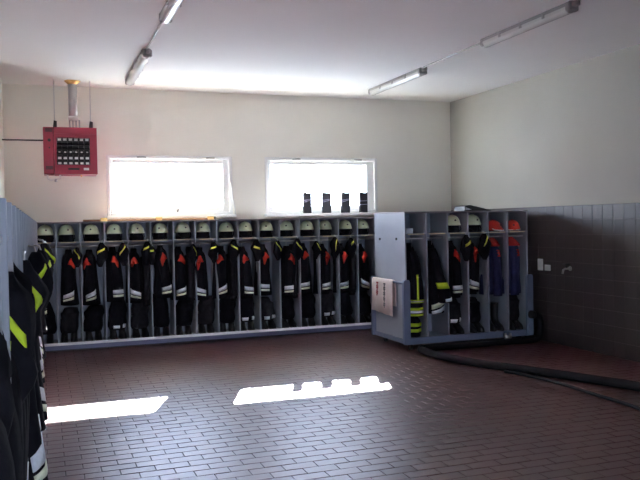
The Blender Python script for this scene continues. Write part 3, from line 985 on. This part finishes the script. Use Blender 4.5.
rs = [towel_ring(TY0+(TY1-TY0)*i/16, 0.54+0.03*i/16, 0.68) for i in range(17)]
tw = MB().rings(rs).build('towel_cloth', M['towel'], t)
for yc, m_, z0, z1 in ((0.77, 'maroon_thread', 0.80, 1.02), (0.52, 'grey_thread', 0.64, 1.02)):
    mb = MB()
    z = z0
    q = 0
    while z < z1-0.02:
        wd = 0.030 if q % 3 else 0.014
        x_ = -0.036-0.0035
        wv = 0.006*math.sin(yc*23)+0.004*math.sin(yc*51+1)
        fz = min(1, max(0, (z-0.80)/0.2))
        xs_ = -0.0295+wv*1.3*(1-fz)+0.004*fz
        mb.box(xs_-0.004, xs_+0.003, yc-wd, yc+wd, z+TDZ, z+0.022+TDZ)
        z += 0.026
        q += 1
    mb.build('embroidery', M[m_], tw)
# black folder lying on the wheeled rack
p0, p1 = ray_at(461, 209, 1, MY0+0.25), ray_at(487, 208, 1, MY0+0.25)
t = thing('folder', 'black folded binder lying tilted on top of the wheeled rack', 'binder', ((p0.x+p1.x)/2, MY0+0.28, MZ1), -0.05)
w_ = (p1.x-p0.x)/2
MB().prism([(-w_, 0.0), (w_, 0.0), (w_-0.02, 0.012), (-w_*0.55, 0.085), (-w_*0.75, 0.085), (-w_, 0.07)], 'y', -0.16, 0.16).build('cover', M['dark'], t)
MB().prism([(-w_*0.97, 0.012), (-w_*0.5, 0.02), (-w_*0.93, 0.055)], 'y', -0.164, -0.158).build('paper', M['lip_cap'], t)

# ------------------------------------------------------------------ things on top of the back rack and the sill
for i, (a, b) in enumerate(((304, 311.2), (323, 331), (342.3, 349.8), (360.4, 367.4))):
    yb = YW-0.035
    xa, xb = ray_at(a, 205, 1, yb-0.03).x, ray_at(b, 205, 1, yb-0.03).x
    t = thing('radio_case', 'black upright case with crossed pale cord on window sill, %s from left' % ORD[i], 'case', ((xa+xb)/2, yb, 1.985), 0, 'black cases on the window sill')
    hw = (xb-xa)/2+0.006
    c_ = MB().box(-hw, hw, -0.03, 0.03, 0, 0.345, 0.006).build('case_body', M['case'], t)
    MB().box(-hw*0.75, -hw*0.25, -0.02, 0.02, 0.343, 0.357, 0.004).build('case_cap', M['dark'], t)
    for z0, z1 in ((0.185, 0.225), (0.215, 0.24)) if i < 3 else ((0.20, 0.205), (0.135, 0.145)):
        MB().tube([(-hw-0.002, -0.033, z0), (hw+0.002, -0.033, z1), (hw+0.003, 0.032, z1), (-hw-0.003, 0.032, z0), (-hw-0.002, -0.033, z0)], 0.004, 6).build('cord', M['cord'], c_)
xa, xb = ray_at(83, 218, 1, BY0+0.15).x, ray_at(212, 218, 1, BY0+0.15).x
t = thing('wooden_pole', 'long brown wooden pole with brass fittings on rack top under left window', 'pole', ((xa+xb)/2, BY0+0.16, 1.90), 0.012)
hl = (xb-xa)/2
MB().box(-hl, hl, -0.018, 0.018, 0, 0.030, 0.006).build('shaft', M['wood'], t)
for x in (-hl+0.30, hl*0.15, hl-0.02):
    MB().box(x-0.05, x+0.05, -0.021, 0.021, 0.0, 0.052, 0.006).build('fitting', M['brass'], t)
xk = ray_at(214.5, 215, 1, BY0+0.2).x
MB().tube([(xk, BY0+0.2, 1.90), (xk, BY0+0.2, 1.95)], 0.02, 12).build('end_stop', M['dark'])
tag(bpy.data.objects['end_stop'], 'small black round stop standing on rack top beside the wooden pole', 'stopper')

# ------------------------------------------------------------------ red unit heater
HY0, HY1 = 11.47, 11.90
pa, pb = ray_at(44, 174, 1, HY0), ray_at(96.5, 128, 1, HY0)
hx0, hx1, hz0, hz1 = pa.x, pb.x, pa.z, pb.z
hw, hh = hx1-hx0, hz1-hz0
t = thing('unit_heater', 'maroon gas unit heater hung from the ceiling in left back corner', 'heater', (hx0, HY0, hz0))
cw = 0.20*hw
gx0, gx1, gz0, gz1 = 0.245*hw, 0.865*hw, 0.20*hh, 0.78*hh
hb = MB()
hb.box(cw, gx0, 0, HY1-HY0, 0, hh)
hb.box(gx1, hw, 0.0, HY1-HY0, 0, hh)
hb.box(gx0, gx1, 0, HY1-HY0, 0, gz0)
hb.box(gx0, gx1, 0, HY1-HY0, gz1, hh)
hb.box(gx0, gx1, 0.16, HY1-HY0, gz0, gz1)
body = hb.build('housing', M['heater_red'], t)
MB().box(0, cw-0.004, 0.006, HY1-HY0-0.05, 0, hh, 0.008).build('control_box', M['heater_red'], t)
for z0, z1 in ((0.90, 0.975), (0.10, 0.175)):
    vm_ = MB()
    for q in range(3):
        zz = hh*(z0+(z1-z0)*q/3)
        vm_.box(cw*0.2, cw*0.85, 0.001, 0.009, zz, zz+0.012)
    vm_.build('vent', M['dark'], t)
MB().tube([(cw*0.55, 0.008, hh*0.72), (cw*0.55, -0.014, hh*0.72)], 0.022, 14).build('dial', M['dark'], t)
MB().tube([(cw*0.55, 0.008, hh*0.56), (cw*0.55, -0.008, hh*0.56)], 0.011, 12).build('button', M['dark'], t)
box('grille_back', M['dark'], (gx0, gx1, 0.14, 0.162, gz0, gz1), t)
for q in range(6):
    z = gz0+(gz1-gz0)*(q+0.5)/6
    MB().prism([(0.015, z-0.012), (0.075, z+0.02), (0.075, z+0.024), (0.012, z-0.006)], 'x', gx0, gx1).build('louvre', M['dark'], t)
for q in range(7):
    x = gx0+(gx1-gx0)*q/6
    box('fin', M['dark'], (x-0.005, x+0.005, 0.004, 0.14, gz0, gz1), t)
for q in range(6):
    x = gx0+(gx1-gx0)*(q+0.5)/6
    for rz_, s_ in ((0.06, 0.022), (0.25, 0.024), (0.47, 0.014), (0.93, 0.024)):
        z = gz0+(gz1-gz0)*rz_
        MB().box(x-s_, x+s_, 0.002, 0.012, z-s_*0.7, z+s_*0.7, 0.003).build('deflector_tab', M['white'], t)
box('trim_bar', M['heater_red'], (cw+0.01, hw-0.01, -0.012, 0.002, hh*0.86, hh*0.885), t)
box('name_plate', M['dark'], (hw*0.45, hw*0.66, -0.003, 0.001, hh*0.09, hh*0.13), t)
box('sticker', M['white'], (hw*0.74, hw*0.84, -0.003, 0.001, hh*0.085, hh*0.135), t)
# flue with brass collar, hanging rods and brackets, burner stubs, gas pipe
pf = ray_at(72.7, 100, 1, 11.78)
fx, fy = pf.x-hx0, 11.78-HY0
zt = ZC-hz0
MB().tube([(fx, fy, hh+0.17), (fx, fy, zt)], 0.062, 20).build('flue_pipe', M['galv'], t)
MB().rings([[(fx+r_*math.cos(2*PI*j/24), fy+r_*math.sin(2*PI*j/24), z_) for j in range(24)] for r_, z_ in ((0.064, zt-0.05), (0.068, zt-0.045), (0.115, zt-0.006), (0.115, zt-0.001))]).build('ceiling_collar', M['brass'], t)
MB().tube([(fx, fy, hh+0.14), (fx, fy, hh+0.20)], 0.07, 20).build('flue_collar', M['white'], t)
for q in range(4):
    x = fx-0.05+0.045*q
    MB().tube([(x, fy, hh-0.01), (x, fy, hh+0.15)], 0.011, 10).build('flue_stub', M['galv'], t)
for px_ in (54, 90):
    x = ray_at(px_, 100, 1, 11.7).x-hx0
    y = 11.7-HY0
    MB().tube([(x, y, hh-0.02), (x, y, zt-0.004)], 0.006, 8).build('hanging_rod', M['steel'], t)
    MB().prism([(x-0.028, hh-0.01), (x+0.028, hh-0.01), (x+0.030, hh+0.11), (x-0.012, hh+0.12)], 'y', y-0.04, y+0.04).build('bracket', M['dark'], t)
pz = ray_at(20, 140, 1, 11.7).z-hz0
MB().tube([(XL-hx0+0.004, 0.23, pz), (0.01, 0.23, pz)], 0.011, 10).build('gas_pipe', M['dark'], t)
MB().tube([(0.05, 0.2, 0.01), (0.05, 0.2, -0.05), (0.09, 0.2, -0.075), (0.16, 0.2, -0.06), (0.22, 0.2, -0.05), (0.22, 0.2, 0.01)], 0.015, 10).build('drain_pipe', M['white'], t)
MB().tube([(0.16, 0.2, -0.06), (0.16, 0.2, -0.10)], 0.02, 10).build('valve', M['galv'], t)
MB().tube([(hw*0.7, 0.15, 0.01), (hw*0.7, 0.15, -0.03)], 0.010, 10).build('valve', M['brass'], t)


# ------------------------------------------------------------------ ceiling lamps
def lamp(label, x, y0, y1):
    L_ = y1-y0
    t = thing('fluorescent_lamp', label, 'ceiling lamp', (x, (y0+y1)/2, ZC), 0, 'fluorescent ceiling lamps')
    h = L_/2
    hs = [(-0.058, -0.012), (-0.052, -0.048), (0.052, -0.048), (0.058, -0.012), (0.045, -0.002), (-0.045, -0.002)]
    MB().prism(hs, 'y', -h, h).build('housing', M['lamp_grey'], t)
    ds = [(-0.062, -0.046)] + [(0.06*math.cos(PI+PI*i/10), -0.060+0.048*math.sin(PI+PI*i/10)) for i in range(11)] + [(0.062, -0.046)]
    MB().prism(ds, 'y', -h+0.05, h-0.02).build('diffuser', M['lamp_diffuser'], t)
    for s_ in (-1, 1):
        for q in range(3):
            y = -h+L_*(q+1)/4
            MB().box(s_*0.064-0.006, s_*0.064+0.006, y-0.02, y+0.02, -0.075, -0.03, 0.003).build('clip', M['lamp_grey'], t)
        MB().box(-0.064, 0.064, s_*(h-0.025)-0.032, s_*(h-0.025)+0.032, -0.095, -0.004, 0.012).build('end_cap', M['lamp_grey'], t)
    MB().box(-0.03, 0.03, -h-0.075, -h+0.01, -0.06, -0.005, 0.01).build('junction_box', M['lamp_grey'], t)
    return t


lamp('grey fluorescent ceiling lamp left of centre nearest the back wall', 1.225, 9.42, 11.38)
lamp('grey fluorescent ceiling lamp cut off by the upper picture edge', 1.205, 5.65, 7.80)
lamp('short grey fluorescent ceiling lamp on the right near the back wall', 5.035, 9.55, 11.32)
lamp('long grey fluorescent ceiling lamp at upper right nearest the camera', 4.965, 6.25, 7.86)
for x, a, b, lab in ((1.215, 7.80, 9.34, 'thin pale conduit between the two left ceiling lamps'), (5.0, 7.86, 9.46, 'thin pale conduit between the two right ceiling lamps'), (4.96, 4.0, 6.18, 'thin pale conduit running from the near right ceiling lamp towards the camera')):
    tag(MB().tube([(x, a, ZC-0.014), (x, b, ZC-0.014)], 0.012, 8).build('cable_conduit', M['lamp_diffuser']), lab, 'conduit')

# ------------------------------------------------------------------ right wall fittings, hoses
t = None
for (a, b, c, d), lab in (((538.5, 544, 258.5, 270.5), 'tall white double switch plate on the dark tiled wall'), ((545.5, 551.5, 264.5, 271), 'small white square socket plate on the dark tiled wall')):
    p, q = ray_at(a, c, 0, XR), ray_at(b, d, 0, XR)
    yc, zc = (p.y+q.y)/2, (p.z+q.z)/2
    hy, hz = abs(p.y-q.y)/2, abs(p.z-q.z)/2
    t = thing('wall_switch', lab, 'switch', (XR-0.010, yc, zc))
    MB().box(-0.012, 0.0, -hy, hy, -hz, hz, 0.006).build('plate', M['white'], t)
    ns = 2 if hz > 0.1 else 1
    for s_ in range(ns):
        zc2 = (s_-(ns-1)/2)*hz
        MB().box(-0.016, -0.011, -hy*0.6, hy*0.6, zc2-hz/ns*0.7, zc2+hz/ns*0.7, 0.004).build('rocker', M['white'], t)
p = ray_at(571, 268.5, 0, XR)
t = thing('water_tap', 'small chrome water tap on the dark tiled wall', 'tap', (XR-0.010, p.y, p.z))
MB().tube([(0, 0, 0), (-0.012, 0, 0)], 0.035, 16).build('flange', M['steel'], t)
MB().tube([(-0.005, 0, 0), (-0.09, 0, 0), (-0.12, 0, -0.015), (-0.135, 0, -0.07)], 0.015, 12).build('spout', M['steel'], t)
MB().tube([(-0.07, 0, 0.01), (-0.07, 0, 0.06)], 0.010, 10).build('valve_stem', M['dark'], t)
MB().tube([(-0.07, -0.07, 0.06), (-0.07, 0.07, 0.06)], 0.012, 10).build('tap_handle', M['dark'], t)


def smooth_path(ps, n=8):
    ps = [Vector(p) for p in ps]
    out_ = []
    for i in range(len(ps)-1):
        a, b, c, d = ps[max(i-1, 0)], ps[i], ps[i+1], ps[min(i+2, len(ps)-1)]
        for k in range(n):
            f = k/n
            out_.append(0.5*(2*b+(c-a)*f+(2*a-5*b+4*c-d)*f*f+(3*b-a-3*c+d)*f**3))
    out_.append(ps[-1])
    return out_


HR = 0.050
pts = [ray_at(x, y, 2, HR) for x, y in ((660, 391), (640, 387), (600, 380.5), (560, 374.5), (520, 369), (480, 363.5), (450, 358), (432, 353.5))]
pts = [Vector((5.2, 1.2, HR)), Vector((5.75, 3.4, HR)), Vector((5.98, 5.1, HR))] + [Vector(p) for p in pts[1:]]
back = [Vector(p) for p in ((4.84, 9.31, HR), (4.90, 9.43, HR), (5.2, 9.475, HR), (5.8, 9.47, HR), (6.4, 9.475, HR), (6.74, 9.47, HR))]
loop = [Vector((6.85, 9.48, 0.09)), Vector((6.89, 9.50, 0.22)), Vector((6.86, 9.49, 0.36)), Vector((6.77, 9.47, 0.41))]
hm = MB().tube(smooth_path(pts+back+loop, 10), HR, 14)
hose = thing('suction_hose', 'thick black suction hose looped on the floor before the wheeled rack', 'hose', (0, 0, 0))
hm.build('hose_body', M['hose'], hose)
q = loop[-1]
MB().tube([q, q+Vector((-0.07, -0.005, 0.01))], 0.058, 16).build('coupling', M['dark'], hose)
p = ray_at(507, 337, 2, 0.1)
cpts = [ray_at(x, y, 2, 0.018) for x, y in ((505, 371.5), (530, 376), (560, 383.5), (600, 396), (640, 409), (665, 417))]
cpts = cpts[:-1] + [Vector((4.9, 4.2, 0.018)), Vector((4.2, 2.2, 0.018))]
tag(MB().tube(smooth_path(cpts, 8), 0.018, 10).build('thin_hose', M['hose']), 'thin dark hose on the floor running beside the thick suction hose', 'hose')
p = ray_at(507, 336, 2, 0.14)
t = thing('hose_clamp', 'small bright metal hose coupling lying in front of the wheeled rack', 'coupling', (p.x, p.y-0.02, 2*HR))
MB().tube([(-0.05, 0, 0.03), (0.05, 0, 0.03)], 0.03, 14).build('barrel', M['steel'], t)
for s_ in (-1, 1):
    MB().box(s_*0.04-0.012, s_*0.04+0.012, -0.02, 0.02, 0.03, 0.085, 0.004).build('lug', M['steel'], t)
